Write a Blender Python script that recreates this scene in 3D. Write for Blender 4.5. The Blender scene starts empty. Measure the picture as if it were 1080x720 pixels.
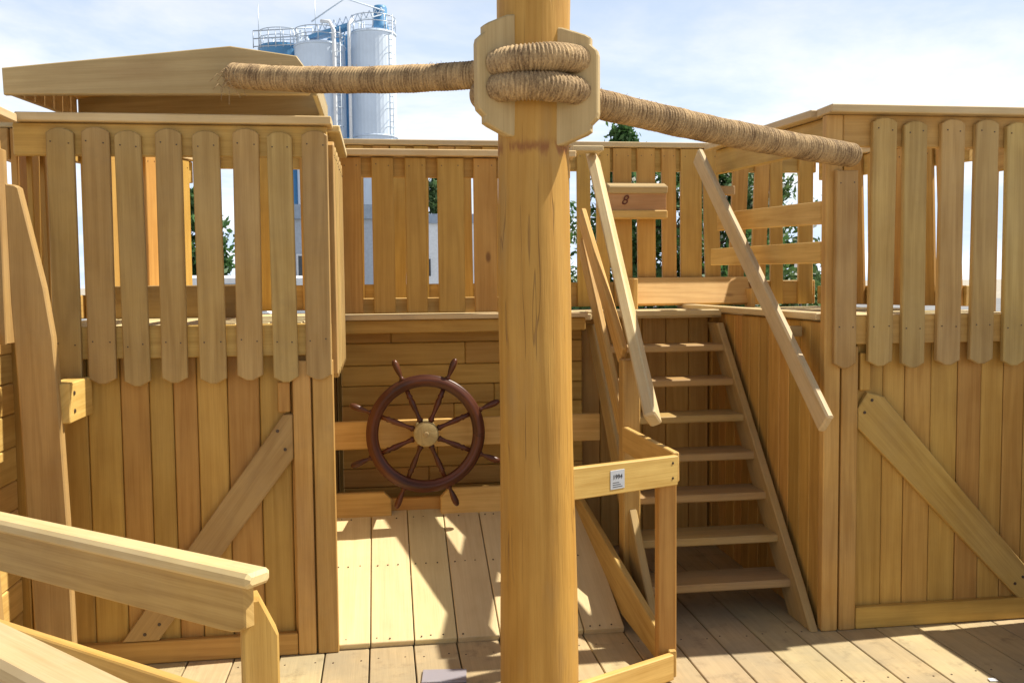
import bpy, math, random
from mathutils import Vector as V, Matrix
random.seed(7)
rnd = random.random
def U(a, b): return a + (b - a) * rnd()
SC = bpy.context.scene
COL = SC.collection

# ------------------------------------------------------------------ materials
def new_mat(name):
    m = bpy.data.materials.new(name); m.use_nodes = True
    nt = m.node_tree; nt.nodes.clear()
    out = nt.nodes.new('ShaderNodeOutputMaterial')
    b = nt.nodes.new('ShaderNodeBsdfPrincipled')
    nt.links.new(b.outputs[0], out.inputs[0])
    return m, nt, b
def N(nt, typ, **kw):
    n = nt.nodes.new(typ)
    for k, v in kw.items(): setattr(n, k, v)
    return n
def link(nt, a, b): nt.links.new(a, b)
def setin(nt, sock, v):
    if hasattr(v, 'is_linked') or isinstance(v, bpy.types.NodeSocket): nt.links.new(v, sock)
    else: sock.default_value = v
def math_n(nt, op, a, b=0.0, c=None):
    n = N(nt, 'ShaderNodeMath', operation=op)
    setin(nt, n.inputs[0], a); setin(nt, n.inputs[1], b)
    if c is not None: setin(nt, n.inputs[2], c)
    return n.outputs[0]
def mixc(nt, f, a, b, mode='MIX'):
    n = N(nt, 'ShaderNodeMix', data_type='RGBA', blend_type=mode)
    setin(nt, n.inputs[0], f)
    for s, v in ((6, a), (7, b)):
        setin(nt, n.inputs[s], v if isinstance(v, bpy.types.NodeSocket) else (*v, 1))
    return n.outputs[2]
def smooth(nt, x, lo, hi):
    n = N(nt, 'ShaderNodeMapRange', interpolation_type='SMOOTHSTEP')
    setin(nt, n.inputs[0], x); n.inputs[1].default_value = lo; n.inputs[2].default_value = hi
    return n.outputs[0]
def noise(nt, vec, scale, detail=3, rough=.55, dist=0):
    n = N(nt, 'ShaderNodeTexNoise'); n.inputs['Scale'].default_value = scale
    n.inputs['Detail'].default_value = detail; n.inputs['Roughness'].default_value = rough
    n.inputs['Distortion'].default_value = dist
    link(nt, vec, n.inputs['Vector']); return n.outputs['Fac']

def wood(name, light, dark, rough=.62, con=1., ring=.5, knots=.5, weather=0., wcol=(.33, .29, .22), bump=.25, ringscale=7.):
    m, nt, b = new_mat(name)
    uv = N(nt, 'ShaderNodeUVMap', uv_map='UVMap')
    sep = N(nt, 'ShaderNodeSeparateXYZ'); link(nt, uv.outputs[0], sep.inputs[0])
    at = N(nt, 'ShaderNodeAttribute', attribute_name='tint')
    ts = N(nt, 'ShaderNodeSeparateColor'); link(nt, at.outputs['Color'], ts.inputs[0])
    bz = math_n(nt, 'MULTIPLY', ts.outputs[2], 37.)
    def vec(su, sv):
        c = N(nt, 'ShaderNodeCombineXYZ')
        link(nt, math_n(nt, 'MULTIPLY', sep.outputs[0], su), c.inputs[0])
        link(nt, math_n(nt, 'MULTIPLY', sep.outputs[1], sv), c.inputs[1])
        link(nt, bz, c.inputs[2]); return c.outputs[0]
    a = noise(nt, vec(.55, 7.), 1., 2, .5, .25)
    r = math_n(nt, 'PINGPONG', math_n(nt, 'MULTIPLY', a, ringscale), .5)
    r = smooth(nt, r, .08, .45)
    fib = noise(nt, vec(5, 190.), 1., 3, .6)
    fib2 = noise(nt, vec(1.6, 38.), 1., 3, .6)
    tc = N(nt, 'ShaderNodeTexCoord')
    blot = noise(nt, tc.outputs['Object'], 3.1, 4, .6)
    f = math_n(nt, 'ADD', math_n(nt, 'MULTIPLY', r, .42 * ring), math_n(nt, 'MULTIPLY', smooth(nt, fib, .3, .75), .24))
    f = math_n(nt, 'ADD', f, math_n(nt, 'MULTIPLY', smooth(nt, fib2, .3, .75), .26))
    f = math_n(nt, 'ADD', f, math_n(nt, 'MULTIPLY', smooth(nt, blot, .3, .7), .26))
    f = math_n(nt, 'ADD', math_n(nt, 'MULTIPLY', math_n(nt, 'SUBTRACT', f, .5), 1.35 * con), .5)
    f = math_n(nt, 'MAXIMUM', math_n(nt, 'MINIMUM', f, 1.15), -.15)
    clampf = N(nt, 'ShaderNodeClamp'); link(nt, f, clampf.inputs[0]); f = clampf.outputs[0]
    col = mixc(nt, f, light, dark)
    # knots
    vo = N(nt, 'ShaderNodeTexVoronoi', feature='F1'); vo.inputs['Scale'].default_value = 1.
    link(nt, vec(2.0, 4.2), vo.inputs['Vector'])
    vc = N(nt, 'ShaderNodeSeparateColor'); link(nt, vo.outputs['Color'], vc.inputs[0])
    some = math_n(nt, 'GREATER_THAN', vc.outputs[0], 1. - .45 * knots)
    size = math_n(nt, 'MULTIPLY', vc.outputs[1], .07)
    d = math_n(nt, 'SUBTRACT', vo.outputs['Distance'], size)
    k = math_n(nt, 'SUBTRACT', 1., smooth(nt, d, -.005, .05))
    k = math_n(nt, 'MULTIPLY', k, some)
    col = mixc(nt, math_n(nt, 'MULTIPLY', k, .75), col, (dark[0] * .32, dark[1] * .22, dark[2] * .25))
    # resin / damp patches
    pat = smooth(nt, noise(nt, vec(1.1, 3.0), 1.3, 3, .6), .62, .8)
    col = mixc(nt, math_n(nt, 'MULTIPLY', pat, .3), col, (dark[0] * .75, dark[1] * .6, dark[2] * .5))
    if weather > 0:
        w = smooth(nt, noise(nt, tc.outputs['Object'], 1.7, 5, .65), .3, .72)
        col = mixc(nt, math_n(nt, 'MULTIPLY', w, weather), col, wcol)
        w2 = smooth(nt, noise(nt, tc.outputs['Object'], 9., 5, .7), .52, .72)
        col = mixc(nt, math_n(nt, 'MULTIPLY', w2, weather * .62), col, (wcol[0] * .55, wcol[1] * .5, wcol[2] * .45))
    hs = N(nt, 'ShaderNodeHueSaturation')
    link(nt, col, hs.inputs['Color']); link(nt, ts.outputs[0], hs.inputs['Value']); link(nt, ts.outputs[1], hs.inputs['Hue'])
    link(nt, hs.outputs[0], b.inputs['Base Color'])
    rr = math_n(nt, 'ADD', math_n(nt, 'MULTIPLY', fib2, .2), rough - .1)
    link(nt, rr, b.inputs['Roughness'])
    b.inputs['Specular IOR Level'].default_value = .35
    bp = N(nt, 'ShaderNodeBump'); bp.inputs['Strength'].default_value = bump; bp.inputs['Distance'].default_value = .004
    h = math_n(nt, 'ADD', math_n(nt, 'MULTIPLY', fib, .5), math_n(nt, 'MULTIPLY', fib2, .8))
    link(nt, h, bp.inputs['Height']); link(nt, bp.outputs[0], b.inputs['Normal'])
    return m

def plain(name, col, rough=.5, metal=0., var=.15, scale=8., bump=0.):
    m, nt, b = new_mat(name)
    tc = N(nt, 'ShaderNodeTexCoord')
    n = noise(nt, tc.outputs['Object'], scale, 4, .6)
    c = mixc(nt, smooth(nt, n, .3, .7), tuple(x * (1 - var) for x in col), tuple(min(1, x * (1 + var)) for x in col))
    link(nt, c, b.inputs['Base Color'])
    b.inputs['Roughness'].default_value = rough; b.inputs['Metallic'].default_value = metal
    if bump:
        bp = N(nt, 'ShaderNodeBump'); bp.inputs['Strength'].default_value = bump; bp.inputs['Distance'].default_value = .01
        link(nt, n, bp.inputs['Height']); link(nt, bp.outputs[0], b.inputs['Normal'])
    return m

M = {}
M['wall']   = wood('spruce_wall_boards', (.57, .335, .082), (.39, .20, .038), ring=.6, knots=.75, con=.9, weather=.12, wcol=(.36, .25, .12))
M['picket'] = wood('picket_timber', (.49, .325, .112), (.32, .19, .053), ring=.6, knots=.4, weather=.2, wcol=(.40, .32, .2))
M['beam']   = wood('beam_timber', (.58, .36, .10), (.39, .215, .045), ring=.55, knots=.4, weather=.15)
M['rail']   = wood('weathered_rail_timber', (.66, .50, .255), (.47, .325, .135), ring=.3, knots=.2, weather=.28, wcol=(.52, .45, .36))
M['deck']   = wood('weathered_deck_timber', (.56, .43, .235), (.38, .28, .14), ring=.3, knots=.3, weather=.8, wcol=(.33, .275, .18), rough=.75)
M['ramp']   = wood('pale_ramp_timber', (.70, .575, .32), (.56, .43, .215), ring=.3, knots=.25, weather=.12, wcol=(.6, .5, .3))
M['pale']   = wood('pale_fresh_timber', (.64, .42, .14), (.45, .255, .065), ring=.5, knots=.35)
M['tread']  = wood('tread_timber', (.44, .285, .10), (.28, .165, .05), ring=.4, knots=.3, weather=.35, wcol=(.42, .33, .21))
M['mast']   = wood('peeled_mast_timber', (.54, .31, .070), (.36, .18, .030), ring=.75, knots=.9, ringscale=6., bump=.6, con=.62)
M['plate']  = wood('cleat_timber', (.52, .39, .195), (.37, .26, .115), ring=.4, knots=.2)
M['maho']   = wood('varnished_mahogany', (.125, .037, .016), (.04, .013, .007), rough=.34, con=1.3, ring=.6, knots=0., bump=.1)
M['hub']    = wood('pale_hub_timber', (.55, .42, .2), (.36, .26, .11), ring=.6, knots=0.)
M['pink']   = wood('reddish_box_timber', (.50, .29, .13), (.36, .185, .07), ring=.5, knots=.2)
M['screw']  = plain('dark_screw_steel', (.10, .07, .05), .5, .6)
M['gap']    = plain('dark_gap_shade', (.05, .035, .022), .9)  # shade between the deck planks, put into the colour
M['white']  = plain('white_paint', (.78, .79, .80), .5, var=.06)
M['silo']   = plain('silo_white_paint', (.68, .77, .88), .45, var=.05, scale=.6)
M['blue']   = plain('silo_blue_paint', (.10, .29, .52), .45, var=.12, scale=.6)
M['steel']  = plain('galvanised_steel', (.50, .56, .63), .4, .5, var=.1)
M['roofg']  = plain('grey_blue_roof_sheet', (.30, .36, .44), .5, var=.08)
M['grey']   = plain('grey_wall_paint', (.42, .46, .52), .7, var=.08)
M['glassd'] = plain('dark_window_glass', (.03, .04, .05), .12)
M['tyre']   = plain('tyre_rubber', (.03, .03, .03), .8)
M['label']  = plain('printed_label_film', (.44, .47, .52), .35, var=.04)
M['ink']    = plain('black_ink', (.03, .03, .035), .6)
M['burn']   = plain('branded_numeral', (.13, .03, .015), .8)
M['ground'] = plain('sandy_ground', (.38, .34, .27), .95, var=.25, scale=.8, bump=.3)
M['asph']   = plain('paved_yard', (.22, .22, .22), .9, var=.15, scale=.5)
M['red']    = plain('red_sign_paint', (.55, .06, .07), .5)
M['black']  = plain('black_sign_post', (.03, .03, .03), .5, .3)
M['bark']   = plain('tree_bark', (.11, .075, .05), .9, var=.3, scale=20., bump=.5)
M['paper']  = plain('white_paper', (.8, .8, .8), .7, var=.03)

def leafmat(name, a, b_):
    m, nt, b = new_mat(name)
    at = N(nt, 'ShaderNodeAttribute', attribute_name='tint')
    ts = N(nt, 'ShaderNodeSeparateColor'); link(nt, at.outputs['Color'], ts.inputs[0])
    c = mixc(nt, ts.outputs[2], a, b_)
    link(nt, c, b.inputs['Base Color']); b.inputs['Roughness'].default_value = .55
    try:
        b.inputs['Subsurface Weight'].default_value = 0
    except Exception: pass
    tr = N(nt, 'ShaderNodeBsdfTranslucent'); link(nt, c, tr.inputs[0])
    mx = N(nt, 'ShaderNodeMixShader'); mx.inputs[0].default_value = .3
    out = [n for n in nt.nodes if n.type == 'OUTPUT_MATERIAL'][0]
    link(nt, b.outputs[0], mx.inputs[1]); link(nt, tr.outputs[0], mx.inputs[2]); link(nt, mx.outputs[0], out.inputs[0])
    return m
M['leaf']  = leafmat('conifer_needles', (.045, .11, .03), (.10, .21, .06))
M['leaf2'] = leafmat('broadleaf_foliage', (.06, .12, .04), (.14, .22, .07))
M['leaf3'] = leafmat('pale_blossom', (.45, .48, .40), (.65, .66, .60))

# red-brown resin stain running down the mast under the rope
def stain(mat):
    nt = mat.node_tree; b = [n for n in nt.nodes if n.type == 'BSDF_PRINCIPLED'][0]
    src = b.inputs['Base Color'].links[0].from_socket
    tc = N(nt, 'ShaderNodeTexCoord'); sp = N(nt, 'ShaderNodeSeparateXYZ'); link(nt, tc.outputs['Object'], sp.inputs[0])
    mp = N(nt, 'ShaderNodeMapping'); mp.inputs['Scale'].default_value = (26, 26, 7); link(nt, tc.outputs['Object'], mp.inputs[0])
    n = noise(nt, mp.outputs[0], 1., 4, .6)
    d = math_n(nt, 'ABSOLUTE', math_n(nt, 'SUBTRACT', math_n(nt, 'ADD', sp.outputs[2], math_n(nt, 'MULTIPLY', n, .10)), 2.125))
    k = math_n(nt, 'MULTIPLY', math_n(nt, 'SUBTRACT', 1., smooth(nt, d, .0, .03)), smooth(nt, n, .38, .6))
    mp2 = N(nt, 'ShaderNodeMapping'); mp2.inputs['Scale'].default_value = (7, 7, 1.6); link(nt, tc.outputs['Object'], mp2.inputs[0])
    n2 = smooth(nt, noise(nt, mp2.outputs[0], 1., 4, .6), .5, .75)
    c = mixc(nt, math_n(nt, 'MULTIPLY', n2, .5), src, (.33, .215, .09))
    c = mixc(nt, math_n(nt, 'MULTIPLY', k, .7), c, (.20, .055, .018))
    # drying cracks
    mp3 = N(nt, 'ShaderNodeMapping'); mp3.inputs['Scale'].default_value = (17, 17, .9); link(nt, tc.outputs['Object'], mp3.inputs[0])
    n3 = noise(nt, mp3.outputs[0], 1., 2, .5); n4 = noise(nt, tc.outputs['Object'], 3.3, 2, .5)
    e = math_n(nt, 'ABSOLUTE', math_n(nt, 'SUBTRACT', n3, .5))
    cr = math_n(nt, 'MULTIPLY', math_n(nt, 'SUBTRACT', 1., smooth(nt, e, .0015, .011)), smooth(nt, n4, .50, .60))
    c = mixc(nt, math_n(nt, 'MULTIPLY', cr, .5), c, (.14, .07, .03))
    link(nt, c, b.inputs['Base Color'])
    bp = N(nt, 'ShaderNodeBump'); bp.inputs['Strength'].default_value = .6; bp.inputs['Distance'].default_value = .006
    old = b.inputs['Normal'].links[0].from_socket; link(nt, old, bp.inputs['Normal'])
    mp5 = N(nt, 'ShaderNodeMapping'); mp5.inputs['Scale'].default_value = (9, 9, 2.5); link(nt, tc.outputs['Object'], mp5.inputs[0])
    lump = noise(nt, mp5.outputs[0], 1., 3, .5)
    link(nt, math_n(nt, 'SUBTRACT', math_n(nt, 'MULTIPLY', lump, 1.6), cr), bp.inputs['Height']); link(nt, bp.outputs[0], b.inputs['Normal'])
stain(M['mast'])

# plastic sheet on the floor
m, nt, b = new_mat('clear_plastic'); M['plastic'] = m
b.inputs['Base Color'].default_value = (.48, .45, .50, 1); b.inputs['Roughness'].default_value = .12
b.inputs['Transmission Weight'].default_value = .35; b.inputs['IOR'].default_value = 1.35

# rope: jute cord wound round and round a core
m, nt, b = new_mat('wound_jute_cord'); M['rope'] = m
uv = N(nt, 'ShaderNodeUVMap', uv_map='UVMap')
mp = N(nt, 'ShaderNodeMapping'); link(nt, uv.outputs[0], mp.inputs[0]); mp.inputs['Scale'].default_value = (160, 22, 1)
n1 = noise(nt, mp.outputs[0], 1., 4, .65)
tc = N(nt, 'ShaderNodeTexCoord'); n2 = noise(nt, tc.outputs['Object'], 9., 4, .6)
n3 = noise(nt, tc.outputs['Object'], 160., 2, .6)
f = math_n(nt, 'ADD', math_n(nt, 'MULTIPLY', n1, .6), math_n(nt, 'ADD', math_n(nt, 'MULTIPLY', n2, .35), math_n(nt, 'MULTIPLY', n3, .3)))
c = mixc(nt, smooth(nt, f, .42, .80), (.13, .075, .035), (.56, .39, .20))
link(nt, c, b.inputs['Base Color']); b.inputs['Roughness'].default_value = .85
bp = N(nt, 'ShaderNodeBump'); bp.inputs['Strength'].default_value = .7; bp.inputs['Distance'].default_value = .004
link(nt, math_n(nt, 'ADD', n1, n3), bp.inputs['Height']); link(nt, bp.outputs[0], b.inputs['Normal'])

# ------------------------------------------------------------------ mesh builder
def tag(o, label=None, cat=None, group=None, kind=None):
    if label: o['label'] = label
    if cat: o['category'] = cat
    if group: o['group'] = group
    if kind: o['kind'] = kind
    return o
def empty(name, loc=(0, 0, 0), label=None, cat=None, group=None):
    o = bpy.data.objects.new(name, None); o.location = loc; o.empty_display_size = .1
    COL.objects.link(o); return tag(o, label, cat, group)

def inset(poly, d):
    """offset a CCW 2-D polygon inwards by d"""
    n = len(poly); out = []
    for i in range(n):
        p0, p1, p2 = V(poly[i - 1]), V(poly[i]), V(poly[(i + 1) % n])
        e1 = (p1 - p0).normalized(); e2 = (p2 - p1).normalized()
        n1 = V((-e1.y, e1.x)); n2 = V((-e2.y, e2.x))
        k = (n1 + n2); L = max(.35, 1 + n1.dot(n2))
        out.append(tuple(p1 + k * (d / L)))
    return out

class MB:
    def __init__(s): s.v = []; s.f = []; s.uv = []; s.t = []; s.m = []; s.sm = []
    def add(s, verts, faces, uvs, tint, mi=0, smooth=False):
        """uvs: per-vertex (u, v)"""
        b0 = len(s.v); s.v += [tuple(p) for p in verts]
        for f in faces:
            s.f.append([i + b0 for i in f]); s.uv.append([uvs[i] for i in f]); s.t.append(tint); s.m.append(mi); s.sm.append(smooth)
        return s
    def tint(s, spread=.12, hue=.008):
        return (1 + U(-spread, spread), .5 + U(-hue, hue), rnd())
    def beam(s, p0, p1, w, t, nrm=(0, 0, 1), ch=.004, tint=None, mi=0, spread=.12, cut0=None, cut1=None):
        """plank from p0 to p1 (centre line); t = thickness along nrm, w = width across"""
        p0, p1 = V(p0), V(p1); L = (p1 - p0); ln = L.length; L.normalize()
        n = V(nrm); n = (n - L * n.dot(L)).normalized(); sd = n.cross(L)
        ch = min(ch, w * .3, t * .3)
        hw, ht = w / 2, t / 2
        def ring(c, hw, ht, q):
            pts = [(hw, ht - q), (hw - q, ht), (-hw + q, ht), (-hw, ht - q), (-hw, -ht + q), (-hw + q, -ht), (hw - q, -ht), (hw, -ht + q)]
            return [(c + sd * a + n * b_, a, b_) for a, b_ in pts]
        vs = []; uv = []; ou, ov = U(0, 20), U(0, 20)
        for d, k in ((0, 1), (ch, 0), (ln - ch, 0), (ln, 1)):
            for (p, a, b_) in ring(p0 + L * d, hw - k * ch, ht - k * ch, ch * (.6 if k else 1)):
                vs.append(p); uv.append((ou + d, ov + a + b_))
        fs = [[0, 1, 2, 3, 4, 5, 6, 7][::-1], [24 + i for i in range(8)]]
        for r in range(3):
            for i in range(8):
                j = (i + 1) % 8
                fs.append([r * 8 + i, r * 8 + j, (r + 1) * 8 + j, (r + 1) * 8 + i])
        return s.add(vs, fs, uv, tint or s.tint(spread), mi)
    def prism(s, poly, o, ax, ay, t, ch=.004, grain=None, tint=None, mi=0, spread=.12):
        """poly (a,b) in the plane o + a*ax + b*ay, thickness t along ax x ay (centred)"""
        ax, ay, o = V(ax).normalized(), V(ay).normalized(), V(o); az = ax.cross(ay)
        area = sum(poly[i - 1][0] * poly[i][1] - poly[i][0] * poly[i - 1][1] for i in range(len(poly)))
        if area < 0: poly = poly[::-1]
        ch = min(ch, t * .3)
        g = V(grain if grain else (0, 1)).normalized(); gp = V((-g.y, g.x))
        ou, ov = U(0, 20), U(0, 20); n = len(poly)
        ins = inset(poly, ch); vs = []; uv = []
        for z, P in ((-t / 2, ins), (-t / 2 + ch, poly), (t / 2 - ch, poly), (t / 2, ins)):
            for a, b_ in P:
                vs.append(o + ax * a + ay * b_ + az * z); q = V((a, b_)); uv.append((ou + q.dot(g), ov + q.dot(gp) + z))
        fs = [list(range(n))[::-1], [3 * n + i for i in range(n)]]
        for r in range(3):
            for i in range(n):
                j = (i + 1) % n; fs.append([r * n + i, r * n + j, (r + 1) * n + j, (r + 1) * n + i])
        return s.add(vs, fs, uv, tint or s.tint(spread), mi)
    def tube(s, pts, rad, seg=16, closed=False, cap=True, tint=None, mi=0, tilt=0., wob=None, smooth=True, uscale=1.):
        pts = [V(p) for p in pts]; n = len(pts)
        if not hasattr(rad, '__len__'): rad = [rad] * n
        vs = []; uv = []; L = 0; up = None; ou = U(0, 9)
        for i, p in enumerate(pts):
            a = pts[(i - 1) % n] if (closed or i) else p; b_ = pts[(i + 1) % n] if (closed or i < n - 1) else p
            T = (b_ - a).normalized()
            if up is None:
                up = V((0, 0, 1)) if abs(T.z) < .9 else V((0, 1, 0))
            up = (up - T * up.dot(T)).normalized(); sd = T.cross(up)
            if i: L += (p - pts[i - 1]).length
            for k in range(seg):
                t = 2 * math.pi * k / seg
                r = rad[i] * (1 + (wob(i, t) if wob else 0))
                vs.append(p + (up * math.cos(t) + sd * math.sin(t)) * r + T * (tilt * math.sin(t)))
                uv.append((ou + L * uscale, k / seg * 2 * math.pi * max(rad[0], .01)))
        fs = []
        for i in range(n if closed else n - 1):
            j = (i + 1) % n
            for k in range(seg):
                l = (k + 1) % seg; fs.append([i * seg + k, j * seg + k, j * seg + l, i * seg + l])
        if cap and not closed:
            fs.append([k for k in range(seg)]); fs.append([(n - 1) * seg + k for k in range(seg)][::-1])
        return s.add(vs, fs, uv, tint or s.tint(), mi, smooth)
    def box(s, a, b_, mi=0, ch=.0, tint=None):
        a, b_ = V(a), V(b_); c = (a + b_) / 2
        p0, p1 = V((a.x, c.y, c.z)), V((b_.x, c.y, c.z))
        return s.beam(p0, p1, abs(b_.y - a.y), abs(b_.z - a.z), (0, 0, 1), max(ch, .0005), tint, mi)
    def disc(s, c, nrm, r, t=.002, seg=8, mi=0):
        n = V(nrm).normalized(); c = V(c)
        return s.tube([c - n * .001, c + n * t], [r, r * .9], seg, mi=mi, smooth=False)
    def build(s, name, mats, parent=None, **kw):
        me = bpy.data.meshes.new(name); me.from_pydata(s.v, [], s.f)
        if not isinstance(mats, (list, tuple)): mats = [mats]
        for q in mats: me.materials.append(M[q] if isinstance(q, str) else q)
        me.uv_layers.new(name='UVMap'); me.color_attributes.new('tint', 'FLOAT_COLOR', 'CORNER')
        ul = me.uv_layers['UVMap']; ca = me.color_attributes['tint']
        fu = []; fc = []
        for uvs, t in zip(s.uv, s.t):
            for q in uvs: fu += q; fc += [t[0], t[1], t[2], 1.]
        ul.data.foreach_set('uv', fu); me.color_attributes['tint'].data.foreach_set('color', fc)
        me.polygons.foreach_set('material_index', s.m); me.polygons.foreach_set('use_smooth', s.sm)
        import bmesh
        bm = bmesh.new(); bm.from_mesh(me); bmesh.ops.recalc_face_normals(bm, faces=bm.faces); bm.to_mesh(me); bm.free()
        me.update()
        o = bpy.data.objects.new(name, me); COL.objects.link(o)
        if parent:
            o.parent = parent; o.matrix_parent_inverse = Matrix.Identity(4)
            w = V((0, 0, 0)); q = parent
            while q: w += q.location; q = q.parent
            me.transform(Matrix.Translation(-w))
        return tag(o, **kw)

def B(name, mat, parent, p0, p1, w, t, nrm=(0, 0, 1), **kw):
    k2 = {k: kw.pop(k) for k in list(kw) if k in ('ch', 'tint', 'spread')}
    return MB().beam(p0, p1, w, t, nrm, **k2).build(name, mat, parent, **kw)

def picket(parent, base, up, side, w, h, t=.028, style='round', mat='picket', name='picket', screws=((.06,), ()), point_bottom=True):
    """base = bottom centre, face normal = side x up; rounded head, pointed foot"""
    up, side = V(up).normalized(), V(side).normalized(); side = (side - up * up.dot(side)).normalized()
    hw = w / 2
    top = [(hw, h - .02), (hw * .66, h - .007), (hw * .25, h), (-hw * .25, h), (-hw * .66, h - .007), (-hw, h - .02)] if style == 'round' else [(hw, h), (-hw, h)]
    bot = [(-hw, .022), (-hw * .25, 0), (hw * .25, 0), (hw, .022)] if point_bottom else [(-hw, 0), (hw, 0)]
    mb = MB().prism(bot + top, base, side, up, t, .004, spread=.10)
    nrm = side.cross(up)
    for z in screws[0]:
        for sx in (-.3, .3):
            mb.disc(V(base) + up * (h - z if z > 0 else -z) + side * (w * (sx + U(-.04, .04))) + up * U(-.006, .006) + nrm * (t / 2), nrm, .0034, mi=1)
    return mb.build(name, [mat, 'screw'], parent)

X, Y, Z = V((1, 0, 0)), V((0, 1, 0)), V((0, 0, 1))

# ------------------------------------------------------------------ ground and deck
MB().add([(-900, -200, -.36), (900, -200, -.36), (900, 1500, -.36), (-900, 1500, -.36)], [[0, 1, 2, 3]], [(0, 0), (1, 0), (1, 1), (0, 1)], (1, .5, 0)).build('ground', 'ground', kind='structure')
MB().add([(-60, 22, -.35), (60, 22, -.35), (60, 120, -.35), (-60, 120, -.35)], [[0, 1, 2, 3]], [(0, 0), (1, 0), (1, 1), (0, 1)], (1, .5, 0)).build('paved_yard', 'asph', kind='structure')
mb = MB(); w = .192; k = -9
x = -.08 - w * 9
while x < 3.5:
    y = -.6; first = U(1.2, 3.4)
    cuts = sorted([-.6, first, 6.1])
    for a, b_ in zip(cuts[:-1], cuts[1:]):
        mb.beam((x + w / 2, a + .002, -.018 + U(-.001, .001)), (x + w / 2, b_ - .002, -.018 + U(-.001, .001)), w - .006, .036, Z, .003, spread=.10)
    x += w
x = -.08 - w * 3
while x < 2.9:
    for y in (1.6, 2.2, 2.8, 3.4, 3.93):
        for q in (.035, w - .04): mb.disc((x + q + U(-.006, .006), y + U(-.012, .012), .0005), Z, .0042, .0012, mi=1)
    x += w
mb.build('deck_floor', ['deck', 'screw'], kind='structure')
MB().box((-1.8, -.6, -.16), (3.5, 6.1, -.06)).build('deck_gap_backing', 'gap', kind='structure')  # dark sheet added under the planks so their gaps look shaded

# ------------------------------------------------------------------ generic fence run
def fence_run(parent, a, b_, z0, z1, xs, side_out, pw=.10, beam_t=.04, cap=True, capw=.12, kick=None, head='beam', style='flat', mat='wall', bmat='beam', pick_z0=None, pick_z1=None, beam_h=.13, lean=0.):
    """rail run between a and b_ (2-D). xs = centre distances along the run; side_out = 2-D normal on which the pickets sit"""
    a, b_ = V((*a, 0)), V((*b_, 0)); d = (b_ - a).normalized(); n = V((*side_out, 0)).normalized()
    if cap:
        B('cap_rail', 'rail', parent, a + Z * (z1 + .0175), b_ + Z * (z1 + .0175), capw, .035)
    B('top_beam', bmat, parent, a + Z * (z1 - beam_h / 2 - .001), b_ + Z * (z1 - beam_h / 2 - .001), beam_t, beam_h - .002)
    if kick:
        B('kick_board', bmat, parent, a + Z * ((kick[0] + kick[1]) / 2), b_ + Z * ((kick[0] + kick[1]) / 2), beam_t, kick[1] - kick[0])
    side = d if d.cross(Z).dot(n) > 0 else -d
    pz0 = z0 if pick_z0 is None else pick_z0; pz1 = z1 - .004 if pick_z1 is None else pick_z1
    for q in xs:
        c = a + d * q[0] + n * (beam_t / 2 + .016) + Z * pz0
        tl = U(-.010, .010) + lean * U(-1, 1) + (U(-.03, .04) if c.x > 2.2 and lean == 0 else 0)
        picket(parent, c, Z + d * tl, side, q[1] if len(q) > 1 else pw, pz1 - pz0, .028, style, mat, screws=((.05,), ()), point_bottom=(style == 'round'))

# ------------------------------------------------------------------ left tower
FL = 4.065; FZ = 1.44
def plank_wall(a, b_, z0, z1, n, t=.024, mat='wall', horiz=False, pw=.118):
    a, b_ = V((*a, 0)), V((*b_, 0)); d = (b_ - a); L = d.length; d.normalize(); mb = MB()
    nn_ = V(n).normalized(); bk = -nn_ * (t / 2 + .006)
    mb.beam(a + bk + Z * ((z0 + z1) / 2), a + d * L + bk + Z * ((z0 + z1) / 2), z1 - z0 - .004, .008, n, .001, tint=(.45, .5, .5))  # added backing, tinted dark for shaded seams; stops light leaking through
    if horiz:
        z = z0
        while z < z1 - .01:
            h = min(U(pw * .9, pw * 1.15), z1 - z); cut = U(.2, .8) * L
            for q0, q1 in ((0, cut), (cut, L)):
                mb.beam(a + d * (q0 + .001) + Z * (z + h / 2), a + d * (q1 - .001) + Z * (z + h / 2), h - .003, t + U(-.003, .003), n, .005, spread=.15)
            z += h
    else:
        q = 0
        while q < L - .01:
            h = min(U(pw * .82, pw * 1.15), L - q)
            if L - q - h < .03: h = L - q
            mb.beam(a + d * (q + h / 2) + Z * z0, a + d * (q + h / 2) + Z * z1, h - .003, t + U(-.003, .003), n, .005, spread=.15)
            q += h
    return mb

T = empty('play_tower', (-.85, 4.6, 0), 'wooden play tower left of the ship wheel, with a roofed box on top', 'play tower', 'twin towers of the play ship')
plank_wall((-1.575, FL + .013), (-.215, FL + .013), 0.002, 1.385, (0, -1, 0)).build('front_wall', 'wall', T)
plank_wall((-.243, FL + .03), (-.318, 5.31), 0.002, 1.29, (1, .06, 0)).build('side_wall', 'wall', T)
plank_wall((-1.47, FL + .03), (-1.47, 5.0), 0.002, 1.40, (1, 0, 0)).build('side_wall', 'wall', T)
for xx, ww in ((-.345, .075), (-.255, .088)):
    B('corner_post', 'beam', T, (xx, FL - .018, .001), (xx, FL - .018, 1.28), ww, .034, (0, -1, 0))
B('base_board', 'wall', T, (-1.40, FL - .018, .05), (-.386, FL - .018, .05), .095, .034, (0, -1, 0))
mb = MB().prism([(-1.115, .10), (-.965, .10), (-.386, .86), (-.386, 1.05), (-.425, 1.05)], (0, FL - .016, 0), X, Z, .03, .004, grain=(.6, .8)).build('brace', 'picket', T)
B('short_block', 'wall', T, (-.42, FL - .015, 1.06), (-.42, FL - .015, 1.19), .05, .03, (0, -1, 0))
B('fascia_board', 'beam', T, (-1.46, FL - .018, 1.37), (-.215, FL - .018, 1.37), .135, .034, (0, -1, 0))
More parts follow.
